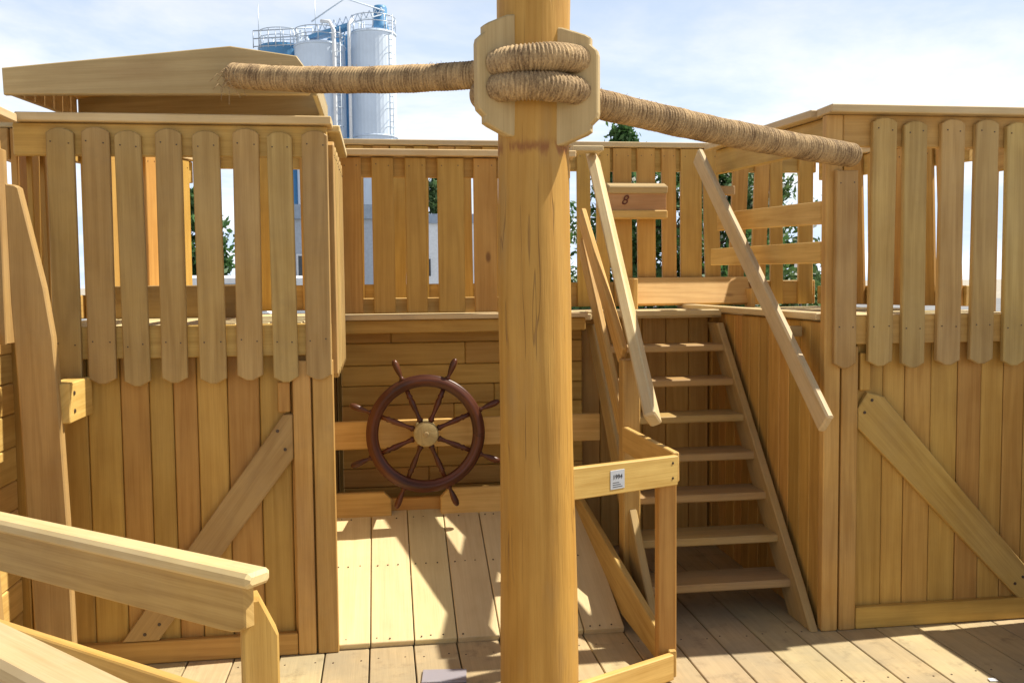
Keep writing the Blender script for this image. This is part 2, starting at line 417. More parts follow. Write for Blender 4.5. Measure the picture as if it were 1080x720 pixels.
B('top_beam', 'beam', T, (-1.46, FL - .018, 2.20), (-.215, FL - .018, 2.20), .13, .034, (0, -1, 0))
B('cap_rail', 'rail', T, (-1.44, FL - .005, 2.285), (-.195, FL - .005, 2.285), .13, .035)
for i, xx in enumerate([-1.275, -1.143, -1.006, -.857, -.702, -.553, -.405, -.268]):
    tl = [.002, .007, -.006, .004, -.003, .008, -.004, .003][i]
    picket(T, (xx, FL - .051, 1.195 + tl), Z + X * tl, X, .105 + .003 * math.sin(i * 1.9), 1.045, .028, 'round', screws=((.06, -.17), ()))
for i, yy in enumerate([4.13, 4.29, 4.45, 4.61, 4.77, 4.92]):
    picket(T, (-.205, yy, 1.195), Z, Y, .095, 1.02, .028, 'round', screws=((.06,), ()))
B('top_beam', 'beam', T, (-.237, FL + .01, 2.19), (-.237, 4.98, 2.19), .032, .12)
B('cap_rail', 'rail', T, (-.215, FL + .065, 2.272), (-.215, 4.96, 2.272), .10, .03)
B('fascia_board', 'beam', T, (-.237, FL + .01, 1.355), (-.237, 4.98, 1.355), .03, .11)
for xx, yy in ((-1.40, 4.12), (-.29, 4.12), (-.29, 4.9)):
    B('post', 'wall', T, (xx, yy, 1.43), (xx, yy, 2.26), .07, .07)
B('inner_board', 'tread', T, (-1.36, 4.96, 1.52), (-.74, 4.96, 1.52), .03, .17)
mb = MB()
x = -1.46
for i in range(9): mb.beam((x + .07, FL + .02, 1.42), (x + .07, 5.0, 1.42), .134, .034, Z); x += .139
mb.build('platform_floor', 'ramp', T)
for x_, z_ in ((-1.02, .13), (-.96, .17), (-.45, .98), (-.42, .90)): MB().disc((x_, FL - .031, z_), (0, -1, 0), .0075, .003, 10).build('bolt', 'screw', [c for c in T.children if c.name.startswith('brace')][0])
# roofed box on top
R_ = MB().prism([(-1.478, 2.37), (-.285, 2.392), (-.245, 2.43), (-.33, 2.548), (-.597, 2.582), (-1.481, 2.475)], (0, 4.02, 0), X, Z, .034, .004, grain=(1, .06)).build('canopy', 'plate', T)
MB().prism([(-1.45, 2.44), (-.30, 2.44), (-.27, 2.50), (-.33, 2.60), (-.597, 2.632), (-1.45, 2.52)], (0, 4.86, 0), X, Z, .03, .004, grain=(1, .06)).build('rear_board', 'plate', R_)
for xx in (-1.37, -.88, -.31):
    B('roof_post', 'beam', R_, (xx, 4.10, 2.303), (xx, 4.10, 2.47), .06, .06)
for xx in (-1.37, -.31):
    B('roof_post', 'beam', R_, (xx, 4.80, 1.44), (xx, 4.80, 2.45), .06, .06)
mb = MB()
for q in range(7):
    yy = 4.10 + q * .118
    mb.beam((-1.475, yy, 2.462 + q * .01), (-.597, yy, 2.566 + q * .01), .113, .018, (-.12, 0, 1)); mb.beam((-.597, yy, 2.566 + q * .01), (-.33, yy, 2.532 + q * .01), .113, .018, (.12, 0, 1))
mb.build('roof_boards', 'wall', R_)
MB().prism([(4.05, 2.375), (4.84, 2.42), (4.84, 2.52), (4.05, 2.46)], (-1.462, 0, 0), Y, Z, .022, .004, grain=(1, 0)).build('side_board', 'tread', R_)
MB().prism([(4.05, 2.395), (4.84, 2.395), (4.84, 2.50), (4.05, 2.50)], (-.262, 0, 0), Y, Z, .022, .004, grain=(1, 0)).build('side_board', 'plate', R_)

# ------------------------------------------------------------------ right tower
FR = 3.946
T = empty('play_tower', (2.7, 4.6, 0), 'wooden play tower to the right of the staircase, open on top', 'play tower', 'twin towers of the play ship')
plank_wall((2.0, FR + .013), (3.37, FR + .013), .002, 1.385, (0, -1, 0)).build('front_wall', 'wall', T)
plank_wall((1.983, FR + .03), (1.983, 5.95), .002, 1.41, (-1, 0, 0), pw=.12).build('side_wall', 'wall', T)
plank_wall((3.36, FR + .03), (3.36, 5.0), .002, 1.41, (1, 0, 0)).build('side_wall', 'wall', T)
B('corner_post', 'beam', T, (1.996, FR - .012, .001), (1.996, FR - .012, 2.326), .076, .046, (0, -1, 0))
B('corner_post', 'beam', T, (2.082, FR - .018, .001), (2.082, FR - .018, 1.30), .078, .034, (0, -1, 0))
B('base_board', 'wall', T, (2.125, FR - .018, .052), (3.35, FR - .018, .052), .10, .034, (0, -1, 0))
MB().prism([(2.125, 1.02), (2.17, 1.09), (2.25, 1.07), (3.02, .20), (3.02, .04), (2.93, .11), (2.125, .93)], (0, FR - .016, 0), X, Z, .03, .004, grain=(.68, -.73)).build('brace', 'beam', T)
B('short_block', 'wall', T, (2.16, FR - .014, 1.10), (2.16, FR - .014, 1.27), .05, .028, (0, -1, 0))
B('fascia_board', 'beam', T, (2.03, FR - .018, 1.375), (3.37, FR - .018, 1.375), .13, .034, (0, -1, 0))
B('top_beam', 'beam', T, (2.036, FR - .018, 2.257), (3.37, FR - .018, 2.257), .14, .034, (0, -1, 0))
B('cap_rail', 'rail', T, (1.95, FR - .02, 2.345), (3.42, FR - .02, 2.345), .15, .035)
for i, xx in enumerate([2.038, 2.205, 2.364, 2.535, 2.698, 2.862, 3.02, 3.18, 3.33]):
    h = 1.10 + .006 * math.sin(i * 3.1) if i else .875
    tl = [0, .007, -.005, .004, .006, -.006, .003, .005, 0][i]
    picket(T, (xx + .004, FR - .051, 1.205 + tl), Z + X * tl, X, .112 + .003 * math.sin(i * 2.3) if i else .102, h, .028, 'round' if i else 'flat', screws=((.05, -.18), ()))
for x_, z_ in ((2.155, 1.0), (2.19, 1.055), (2.92, .17), (2.96, .2)): MB().disc((x_, FR - .031, z_), (0, -1, 0), .0075, .003, 10).build('bolt', 'screw', [c for c in T.children if c.name.startswith('brace')][0])
# side opening above the stair: beam, two boards, posts
B('top_beam', 'beam', T, (2.0, FR + .02, 2.253), (2.0, 5.36, 2.303), .034, .14)
B('cap_rail', 'rail', T, (1.985, FR + .058, 2.345), (1.985, 5.40, 2.395), .12, .035)
B('sill', 'rail', T, (1.985, FR + .02, 1.435), (1.985, 5.95, 1.435), .09, .032)
B('cross_board', 'pale', T, (2.0, 4.02, 1.905), (2.0, 5.34, 1.95), .028, .105)
B('cross_board', 'pale', T, (2.0, 4.02, 1.725), (2.0, 5.45, 1.745), .028, .10)
B('post', 'wall', T, (2.04, 5.30, 1.455), (2.04, 5.30, 2.24), .075, .09)
B('post', 'wall', T, (2.045, 4.06, 1.455), (2.045, 4.06, 2.20), .05, .09)
mb = MB(); x = 2.01
for i in range(10): mb.beam((x + .067, FR + .03, 1.402), (x + .067, 5.0, 1.402), .13, .034, Z); x += .134
mb.build('platform_floor', 'ramp', T)
for yy in [4.0 + .165 * i for i in range(6)]:
    picket(T, (3.395, yy, 1.205), Z, Y, .095, 1.12, .028, 'round', screws=((), ()))
B('top_beam', 'beam', T, (3.36, FR + .02, 2.253), (3.36, 4.92, 2.253), .034, .14)
B('cap_rail', 'rail', T, (3.36, FR + .058, 2.345), (3.36, 4.92, 2.345), .12, .035)

# ------------------------------------------------------------------ stern railing behind the towers and the balcony
S = empty('stern_railing', (.9, 6.0, 1.42), 'long picket railing closing the rear of the raised deck', 'railing')
rear = [(-1.12, -1.045), (-1.03, -.967), (-.881, -.789), (-.778, -.68), (-.651, -.564), (-.488, -.395), (-.36, -.277), (-.207, -.106), (-.047, .055), (.061, .157), (.211, .302), (.368, .472), (.49, .588), (.649, .748), (.81, .909), (.971, 1.071), (1.122, 1.222), (1.273, 1.362), (1.4, 1.489), (1.521, 1.643), (1.682, 1.804), (1.85, 1.947), (1.973, 2.118), (2.15, 2.256), (2.296, 2.402), (2.455, 2.556), (2.603, 2.69), (2.798, 2.9)]
fence_run(S, (-1.13, 6.02), (2.93, 6.02), 1.44, 2.475, [((a + b_) / 2 + 1.13, b_ - a) for a, b_ in rear], (0, -1), kick=(1.44, 1.60), beam_h=.15)
fence_run(S, (-1.53, 4.98), (-1.15, 5.98), 1.44, 2.36, [(q, .10) for q in (.08, .25, .42, .59, .76, .93)], (1, -.38), kick=(1.44, 1.56), beam_h=.13)
fence_run(S, (3.36, 4.96), (2.95, 5.98), 1.44, 2.40, [(q, .135) for q in (.08, .25, .42, .59, .76, .93)], (-1, -.38), lean=.05, kick=(1.44, 1.56), beam_h=.13)
fence_run(S, (-1.53, 4.12), (-1.53, 4.95), 1.44, 2.26, [(q, .10) for q in (.06, .22, .38, .54, .70)], (1, 0), kick=(1.44, 1.56), cap=True)
# raised deck behind
D = empty('raised_deck', (.9, 5.4, 1.4), 'raised plank deck behind the balcony railing and at the top of the stairs', 'deck')
mb = MB(); y = 5.12
while y < 6.03:
    x0 = -1.50 + max(0, (y - 4.98)) * .38; x1 = 3.32 - max(0, y - 4.98) * .38
    if y < 5.2: segs = ((x0, 1.17),)
    else: segs = ((x0, .7), (.703, x1))
    for a, b_ in segs: mb.beam((a, y + .05, 1.405), (b_, y + .05, 1.405), .098, .034, Z)
    y += .102
mb.build('floor_boards', 'ramp', D)
plank_wall((1.16, 5.42), (1.96, 5.42), .002, 1.385, (0, -1, 0), pw=.13).build('rear_wall', 'wall', D)
plank_wall((-1.44, 6.0), (2.9, 6.0), .002, 1.385, (0, -1, 0), pw=.14).build('rear_wall', 'wall', D)
# bench along the rear railing at the head of the stairs
Bn = empty('bench', (1.95, 5.85, 1.42), 'low wooden bench board leaning against the rear railing above the stairs', 'bench')
B('seat', 'pale', Bn, (1.60, 5.90, 1.535), (2.42, 5.90, 1.535), .20, .03, (0, -.86, .5))
B('bracket', 'pale', Bn, (1.60, 5.80, 1.425), (1.60, 5.80, 1.62), .03, .11, (0, 1, 0))
B('bracket', 'pale', Bn, (2.40, 5.84, 1.425), (2.40, 5.84, 1.55), .03, .11, (0, 1, 0))

# ------------------------------------------------------------------ balcony between the towers
Bc = empty('balcony', (.4, 4.8, 1.4), 'wooden balcony with picket railing above the ship wheel', 'balcony')
nr = [(-0.205, -0.096), (-0.041, 0.075), (0.135, 0.247), (0.308, 0.451), (0.503, 0.628), (0.669, 0.781), (0.827, 0.940)]
for a, b_ in nr:
    picket(Bc, ((a + b_) / 2, 5.05, 1.444), Z, X, b_ - a, .829, .028, 'flat', 'wall', screws=((.04,), ()), point_bottom=False)
B('cap_rail', 'rail', Bc, (-0.214, 5.065, 2.296), (1.062, 5.065, 2.296), .13, .035)
B('top_beam', 'wall', Bc, (-0.214, 5.081, 2.223), (1.042, 5.081, 2.223), .026, .105)
B('ledge', 'rail', Bc, (-0.209, 5.060, 1.423), (1.123, 5.060, 1.423), .11, .028)
B('fascia_board', 'wall', Bc, (-0.209, 5.081, 1.370), (1.123, 5.081, 1.370), .03, .07)
B('kick_board', 'pale', Bc, (-0.214, 5.106, 1.483), (1.042, 5.106, 1.483), .02, .085)
B('corner_post', 'beam', Bc, (1.021, 5.106, 0.272), (1.021, 5.106, 2.274), .08, .08)
plank_wall((-.235, 5.34), (1.16, 5.34), .1, 1.385, (0, -1, 0), mat='wall', horiz=True, pw=.112).build('back_wall', 'wall', Bc)

# wheel stand: crossbar, posts, base boards
W0 = empty('wheel_stand', (.4, 4.97, .3), 'timber cross board on posts carrying the ship wheel', 'stand')
B('cross_board', 'pale', W0, (-.272, 4.965, .802), (1.176, 4.965, .807), .035, .148)
B('post', 'pale', W0, (-.252, 5.02, .30), (-.252, 5.02, 1.165), .075, .06)
B('post', 'pale', W0, (1.12, 5.02, .02), (1.12, 5.02, 1.14), .075, .07)
for a in ([(-.272, .352), (.033, .352), (.033, .455), (-.005, .494), (-.272, .494)], [(.295, .352), (1.0, .352), (1.0, .502), (.34, .502), (.295, .455)]):
    MB().prism(a, (0, 4.965, 0), X, Z, .035, .005, grain=(1, 0)).build('base_board', 'pale', W0)

B('rear_board', 'wall', W0, (-.26, 5.01, .40), (1.0, 5.01, .40), .03, .095)

# ------------------------------------------------------------------ ship wheel
HC = V((.216, 4.83, .821))
Wh = empty('ship_wheel', HC, 'dark varnished eight-handled ship wheel with a pale round hub', 'ship wheel')
mb = MB(); n = 72
prof = [(.302, -.016), (.309, -.010), (.309, .010), (.302, .018), (.272, .024), (.258, .020), (.248, .012), (.245, 0), (.248, -.010), (.256, -.017), (.262, -.017), (.267, -.025), (.289, -.027), (.295, -.018)]
vs = []; uv = []; fs = []
for i in range(n):
    t = 2 * math.pi * i / n
    for k, (r, y) in enumerate(prof): vs.append(HC + V((math.cos(t) * r, y, math.sin(t) * r))); uv.append((t * .28, k * .012))
m_ = len(prof)
for i in range(n):
    j = (i + 1) % n
    for k in range(m_): fs.append([i * m_ + k, j * m_ + k, j * m_ + (k + 1) % m_, i * m_ + (k + 1) % m_])
mb.add(vs, fs, uv, (1, .5, .3), 0, True); mb.build('rim', 'maho', Wh)
sp = [(.05, .013), (.07, .013), (.075, .018), (.085, .013), (.11, .010), (.15, .014), (.18, .016), (.20, .012), (.21, .017), (.22, .012), (.245, .012)]
hd = [(.304, .010), (.312, .016), (.319, .010), (.328, .009), (.345, .013), (.372, .017), (.398, .017), (.413, .013), (.420, .007)]
for k in range(8):
    a = math.radians(22.5 + 45 * k); d = V((math.cos(a), 0, math.sin(a)))
    s_ = MB().tube([HC + d * q for q, r in sp], [r for q, r in sp], 12).build('spoke', 'maho', Wh)
    MB().tube([HC + d * q for q, r in hd], [r for q, r in hd], 12).build('handle', 'maho', s_)
h_ = MB().tube([HC + V((0, y, 0)) for y in (.118, -.026, -.034, -.038)], [.060, .066, .064, .056], 32).tube([HC + V((0, y, 0)) for y in (-.038, -.041, -.042)], [.016, .014, .010], 16).build('hub', 'hub', Wh)

# ------------------------------------------------------------------ ramp
Rp = empty('ramp', (.4, 4.6, 0), 'pale plank ramp rising to the ship wheel', 'ramp')
mb = MB(); x = -.25
xs_ = [-.262, -.076, .116, .308, .50, .692, .884, 1.075]
for a, b_ in zip(xs_[:-1], xs_[1:]):
    mb.beam(((a + b_) / 2, 4.055, .012), ((a + b_) / 2, 5.0, .368), b_ - a - .005, .03, (0, -.377, 1), .003, spread=.05)
mb2 = MB()
for a, b_ in zip(xs_[:-1], xs_[1:]):
    for py in (4.075, 4.56, 4.93):
        for q in (.03, .08, .13):
            if q < b_ - a - .02:
                zz = .012 + (py - 4.055) / .945 * .356
                mb.disc((a + q + U(-.006, .006), py + U(-.01, .01), zz + .0158), (0, -.377, 1), .004, mi=1)
mb.build('ramp_boards', ['ramp', 'screw'], Rp)
MB().prism([(0, .01), (0, .115), (1.47, .455), (1.47, .30), (.8, .06)], (1.135, 3.53, 0), (-.085, 1.47, 0), Z, .032, .004, grain=(1, .2)).build('kerb_board', 'pale', Rp)
MB().prism([(4.06, .0), (4.98, .0), (4.98, .31), (4.06, .0)][:3], (1.045, 0, 0), Y, Z, .03, .003, grain=(1, .2)).build('side_panel', 'wall', Rp)

# ------------------------------------------------------------------ barrier next to the mast
Fb = empty('barrier', (1.1, 3.55, 0), 'low sunlit barrier of pale boards between the mast and the stairs', 'barrier')
B('post', 'wall', Fb, (1.118, 3.575, .001), (1.118, 3.575, .87), .055, .075, (1, 0, 0))
d_ = V((1.145 - .60, 3.535 - 3.26, 0)).normalized(); nn = V((d_.y, -d_.x, 0))
top = B('rail_board', 'pale', Fb, V((.62, 3.27, .868)), V((1.148, 3.535, .852)), .118, .03, nn)
B('rail_board', 'pale', Fb, V((.62, 3.262, .062)), V((1.125, 3.515, .062)), .105, .03, nn)
B('side_board', 'pale', Fb, (1.150, 3.54, .862), (1.16, 4.36, .84), .028, .12)
mb = MB()
for z in (.825, .885): mb.disc(V((1.12, 3.52, z)) + nn * .0145, nn, .0055, mi=0)
mb.build('screw', 'screw', top)
lc = V((.62, 3.27, 0)) + d_ * .27; lz = .858
MB().prism([(-.035, -.036), (.035, -.036), (.035, .036), (-.035, .036)], lc + nn * .0165 + Z * lz, d_, Z, .002, .0003).build('label_plate', 'label', top, label='small grey printed label plate with 1994 on it')
def text(name, s_, loc, ax, up, size, mat, parent, shear=0., ext=.0006):
    cu = bpy.data.curves.new(name, 'FONT'); cu.body = s_; cu.size = size; cu.extrude = ext; cu.shear = shear; cu.align_x = 'CENTER'; cu.align_y = 'CENTER'
    o = bpy.data.objects.new(name, cu); COL.objects.link(o)
    ax = V(ax).normalized(); up = V(up).normalized(); az = ax.cross(up)
    Mx = Matrix(((ax.x, up.x, az.x), (ax.y, up.y, az.y), (ax.z, up.z, az.z))).to_4x4()
    me = bpy.data.meshes.new_from_object(o); bpy.data.objects.remove(o)
    me.transform(Matrix.Translation(V(loc)) @ Mx); o = bpy.data.objects.new(name, me); COL.objects.link(o)
    me.materials.clear(); me.materials.append(M[mat])
    if parent:
        o.parent = parent; w = V((0, 0, 0)); q = parent
        while q: w += q.location; q = q.parent
        me.transform(Matrix.Translation(-w))
    return o
text('printed_digits', '1994', lc + nn * .0182 + Z * (lz + .010), d_, Z, .024, 'ink', top)
mb = MB()
for i in range(3): mb.prism([(-.024, -.002), (.008 + .008 * i, -.002), (.008 + .008 * i, .0), (-.024, .0)], lc + nn * .0178 + Z * (lz - .010 - .008 * i), d_, Z, .0008, .0001)
mb.build('printed_lines', 'ink', top)

# ------------------------------------------------------------------ staircase
St = empty('staircase', (1.56, 4.6, 0), 'steep wooden staircase with open treads and rails, left of the right-hand tower', 'staircase')
RI, GO, Y0 = .1775, .148, 4.13
sl = GO / RI
XL, XR = 1.215, 1.925
def stringer(xc, nm='stringer'):
    P = []
    y = lambda z: Y0 + (z - RI) * sl
    P = [(y(0) - .07, .001), (y(0) + .16, .001), (y(1.36) + .17, 1.36), (y(1.36) - .0, 1.36), (y(.16) - .075, .16)]
    return MB().prism([(a, b_) for a, b_ in P], (xc, 0, 0), Y, Z, .04, .005, grain=(sl, 1)).build(nm, 'tread', St)
stringer(XL - .022); stringer(XR + .0)
for i in range(1, 8):
    z = RI * i; yy = Y0 + GO * (i - 1)
    B('tread', 'tread', St, (XL + .002, yy + .10, z - .018), (XR - .024 + (.02 if i < 8 else 0) - .0, yy + .10, z - .018), .215, .038, spread=.1, ch=.006)
B('landing_edge', 'rail', St, (XL - .06, Y0 + GO * 7 + .03, RI * 8 - .001), (XR + .02, Y0 + GO * 7 + .03, RI * 8 - .001), .09, .034)
B('newel_post', 'beam', St, (1.19, 4.39, .001), (1.19, 4.39, 1.225), .095, .085, (1, 0, 0), ch=.006)
B('newel_post', 'beam', St, (1.145, 5.30, .002), (1.145, 5.30, 2.34), .085, .085, ch=.005)
B('post_cap', 'rail', St, (1.09, 5.29, 2.36), (1.27, 5.29, 2.36), .12, .03)
n45 = (0, .72, .70)
def rail(nm, a, b_, w, t, mat='rail', nrm=(1, 0, 0)):
    return B(nm, mat, St, a, b_, w, t, nrm, ch=.008)
rail('handrail', (1.245, 5.40, 2.335), (1.185, 3.975, .985), .055, .10, nrm=(0, .69, .72))
rail('guard_rail', (1.17, 5.36, 1.99), (1.17, 4.43, 1.235), .034, .11, 'pale', (0, .69, .72))
rail('guard_rail', (1.17, 5.36, 1.83), (1.17, 4.43, .87), .034, .11, 'pale', (0, .69, .72))
rail('guard_rail', (1.845, 5.28, 2.33), (1.865, 3.70, .985), .035, .10, 'rail', (0, .69, .72))
for (a, z) in ((5.0, 2.10), (4.15, 1.36)):
    B('bracket', 'tread', St, (1.87, a, z), (1.955, a, z), .05, .05)

# ------------------------------------------------------------------ number box on the rear railing
Nb = empty('number_box', (1.66, 5.95, 2.1), 'small reddish wooden box marked 8 hung on the rear railing', 'box')
MB().box((1.462, 5.895, 2.062), (1.848, 5.955, 2.182), ch=.003).build('front_board', 'pink', Nb)
B('lid', 'plate', Nb, (1.457, 5.915, 2.205), (1.853, 5.915, 2.205), .085, .05, (0, -.35, 1), ch=.006)
B('base_strip', 'pale', Nb, (1.457, 5.918, 2.035), (1.853, 5.918, 2.035), .075, .055, ch=.006)
text('branded_number', '8', (1.565, 5.892, 2.125), X, Z, .085, 'burn', Nb, shear=.35, ext=.002)

# ------------------------------------------------------------------ mast
Ms = empty('mast', (.55, 3.3, 0), 'thick round peeled-trunk mast rising through the middle of the deck', 'mast')
zs = [i * .06 for i in range(0, 66)]
pts = [V((.548 + .006 * math.sin(z * 2.6 + .4), 3.3 + .003 * math.cos(z * 1.7), z + .001)) for z in zs]
rad = [.1365 - .0035 * z + .002 * math.sin(z * 5.1) + .006 / (1 + math.exp((z - 1.05) * 9)) for z in zs]
def wob(i, t): return .022 * math.sin(2 * t + i * .09) + .009 * math.sin(5 * t + i * .16) + .012 * math.sin(3 * t - i * .21) + .004 * math.sin(9 * t + i * .5)
MB().tube(pts, rad, 48, wob=wob, tint=(1, .5, .4)).build('trunk', 'mast', Ms)
def cleat(cx, cy, ang, wd, z0, z1, out):
    ax = V((math.cos(ang), math.sin(ang), 0)); h = wd / 2
    zc = (z0 + z1) / 2; H = (z1 - z0) / 2
    P = [(-h, -H), (-h + .03, -H + .004), (h - .042, -H + .035), (h - .026, -H + .045), (h - .026, -H + .068), (h - .004, -H + .088), (h, -H + .105), (h, H - .105), (h - .004, H - .088),
         (h - .026, H - .068), (h - .026, H - .045), (h - .042, H - .035), (-h + .03, H - .004), (-h, H)]
    return MB().prism([(a * out, b_) for a, b_ in P], (cx, cy, zc), ax, Z, .045, .005, tint=(1, .5, .3)).build('rope_cleat', 'plate', Ms)
cleat(.398, 3.205, math.radians(14), .140, 2.10, 2.515, -1)
cleat(.680, 3.185, math.radians(-24), .155, 2.07, 2.475, 1)

# ------------------------------------------------------------------ rope
Ro = empty('rope', (.55, 3.3, 2.3), 'very thick jute-wound rope strung from tower to tower and looped twice round the mast', 'rope')
def wound(path, r, nm, pitch=.0125, closed=False):
    # resample the path finely, ripple the radius once per winding
    P = [V(p) for p in path]; L = [0]
    for a, b_ in zip(P[:-1], P[1:]): L.append(L[-1] + (b_ - a).length)
    tot = L[-1]; step = pitch / 4; n = int(tot / step); pts = []; rr = []; j = 0; ph = 0
    for i in range(n + 1):
        s_ = tot * i / n
        while j < len(L) - 2 and L[j + 1] < s_: j += 1
        f = (s_ - L[j]) / max(1e-9, L[j + 1] - L[j]); pts.append(P[j].lerp(P[j + 1], f))
        ph += (2 * math.pi / 4) * (1 + .12 * math.sin(s_ * 31))
        e = min(1, math.sqrt(max(0, min(s_, tot - s_)) / .02 + .15)) if not closed else 1
        rr.append(r * e * (1 + .065 * math.sin(ph) + .02 * math.sin(s_ * 17) + .014 * math.sin(s_ * 43 + 1)))
    return MB().tube(pts, rr, 28, cap=not closed, tilt=.006, tint=(1, .5, .5)).build(nm, 'rope', Ro)
def bez(a, b_, sag, n=40, bow=0.):
    a, b_ = V(a), V(b_); out = []
    for i in range(n + 1):
        t = i / n; p = a.lerp(b_, t); p.z -= sag * 4 * t * (1 - t); p.y -= bow * 4 * t * (1 - t); out.append(p)
    return out
wound(bez((-.60, 3.965, 2.455), (.42, 3.285, 2.335), .022), .0475, 'span')
wound(bez((.70, 3.26, 2.245), (2.03, 3.80, 2.132), .012), .050, 'span')
RL = .182
for zc, dz in ((2.352, .010), (2.258, -.006)):
    pth = [V((.551 + RL * math.cos(t), 3.30 + RL * math.sin(t), zc + dz * math.cos(t))) for t in [2 * math.pi * i / 90 for i in range(91)]]
    wound(pth, .047, 'loop', closed=True)
# loose fibres where the rope is tied off
mb = MB()
for i in range(26):
    a = V((-.60 + U(-.02, .05), 3.93 + U(-.02, .02), 2.42 + U(-.03, .05))); d1 = V((U(-.08, .08), U(-.06, .0), U(-.06, .05)))
    mb.tube([a, a + d1 * .5 + V((0, 0, .01)), a + d1 + V((U(-.02, .02), 0, U(-.05, .0)))], .0013, 5, mi=0)
for i in range(160):
    t = rnd(); s_ = rnd() < .5
    P = (V((-.60, 3.965, 2.455)).lerp(V((.42, 3.285, 2.335)), t) - Z * .088 * t * (1 - t)) if s_ else (V((.70, 3.26, 2.245)).lerp(V((2.03, 3.80, 2.132)), t) - Z * .048 * t * (1 - t))
    a = U(-.6, 3.4); d = V((0, -math.cos(a), math.sin(a))) if False else V((0, -abs(math.cos(a)), math.sin(a)))
    q = P + d * .048; e = V((U(-.012, .012), 0, 0)) + d * U(.004, .014)
    mb.tube([q, q + e * .6, q + e + Z * U(-.006, .003)], .0007, 4)
mb.build('loose_fibre', 'rope', Ro, kind='stuff')

# ------------------------------------------------------------------ left bulwark
Bw = empty('bulwark', (-1.45, 3.7, 0), 'ship side of boards with a tall tapering rib in front of the left tower', 'bulwark')
mb = plank_wall((-1.52, 2.95), (-1.52, 4.06), .002, 1.435, (1, 0, 0), horiz=True, pw=.13); mb.build('side_boards', 'pale', Bw)
MB().prism([(-1.34, .001), (-1.205, .001), (-1.212, .7), (-1.228, 1.232), (-1.238, 1.415), (-1.262, 1.60), (-1.337, 1.975), (-1.352, 1.985), (-1.385, 1.99), (-1.382, 1.55), (-1.37, 1.25)], (0, 3.75, 0), X, Z, .05, .005).build('rib', 'picket', Bw)
MB().prism([(-1.50, .001), (-1.40, .001), (-1.43, .8), (-1.47, 1.435), (-1.50, 1.435)], (0, 3.60, 0), X, Z, .05, .005).build('rib', 'picket', Bw)
bb = B('cross_block', 'pale', Bw, (-1.235, 3.75, 1.155), (-1.235, 4.03, 1.155), .085, .155)
mb = MB()
for z in (1.12, 1.19): mb.disc((-1.1925, 3.80, z), (1, 0, 0), .009, .004, 10)
mb.build('bolt', 'screw', bb)
B('side_rail', 'pale', Bw, (-1.50, 2.95, 2.17), (-1.50, 3.955, 2.17), .045, .135)
B('cap_rail', 'rail', Bw, (-1.49, 2.95, 2.272), (-1.49, 3.975, 2.272), .14, .035)
for yy in (3.05, 3.22, 3.39, 3.56, 3.73, 3.89):
    picket(Bw, (-1.462, yy, 1.38), Z, Y, .085, .76, .026, 'flat', 'picket', screws=((), ()), point_bottom=False)
B('post', 'wall', Bw, (-1.51, 4.0, 1.44), (-1.51, 4.0, 2.25), .06, .06)
# right bulwark, just outside the picture
Br = empty('bulwark', (3.36, 3.0, 0), 'lower ship side of boards at the far right edge of the deck', 'bulwark')
mb = plank_wall((3.37, 1.2), (3.37, 3.90), .002, 1.22, (-1, 0, 0), horiz=True, pw=.13); mb.build('side_boards', 'pale', Br)
B('cap_rail', 'rail', Br, (3.37, 1.2, 1.24), (3.37, 3.90, 1.26), .12, .035)

# ------------------------------------------------------------------ foreground railings
Ga = empty('gangway_railing', (-.35, 2.2, 0), 'sloping-ended handrail on a square post in front of the left tower', 'railing', 'gangway railings at the lower left')
a, b_ = V((-.275, 2.155, 0)), V((-1.75, 3.365, 0)); dg = (b_ - a).normalized(); ng = V((dg.y, -dg.x, 0))
if ng.y > 0: ng = -ng
B('handrail', 'rail', Ga, a + dg * .02 + Z * .925, b_ + Z * .925, .075, .036, ch=.009)
sb = MB().prism([(.0, -.10), (.02, -.112), (.05, -.118), (.09, -.120), (1.9, -.122), (1.9, 0), (0, 0)], a + dg * .055 + Z * .906, dg, Z, .032, .004, grain=(1, 0)).build('side_board', 'picket', Ga)
lb = MB().prism([(-.1, -.115), (1.9, -.115), (1.9, 0), (-.1, 0)], a + dg * .02 + Z * .625, dg, Z, .032, .004, grain=(1, 0)).build('lower_board', 'beam', Ga)
pc = a + dg * .085 - ng * .055
MB().prism([(-.042, .001), (.042, .001), (.042, .77), (.0, .862), (-.042, .86)], pc, V((.97, .22, 0)), Z, .075, .005).build('post', 'beam', Ga)
pc = a + dg * 1.35 - ng * .055
B('post', 'wall', Ga, pc + Z * .001, pc + Z * .90, .075, .075, ng)
Gb = empty('gangway_railing', (-.5, 1.6, 0), 'broad sunlit handrail crossing the bottom left corner, nearest the camera', 'railing', 'gangway railings at the lower left')
a, b_ = V((-.12, 1.165, 0)), V((-1.45, 2.53, 0)); dg = (b_ - a).normalized(); ng = V((dg.y, -dg.x, 0))
if ng.y > 0: ng = -ng
a2 = a + ng * .02; b2 = b_ + ng * .02
B('handrail', 'rail', Gb, a2 + Z * .968, b2 + Z * .968, .095, .036, ch=.009)
MB().prism([(0, -.11), (1.9, -.11), (1.9, 0), (0, 0)], a2 + dg * .02 + Z * .949, dg, Z, .032, .004, grain=(1, 0)).build('side_board', 'plate', Gb)
for q in (.1, 1.5):
    pc = a2 + dg * q - ng * .055
    B('post', 'wall', Gb, pc + Z * .001, pc + Z * .90, .075, .075, ng)

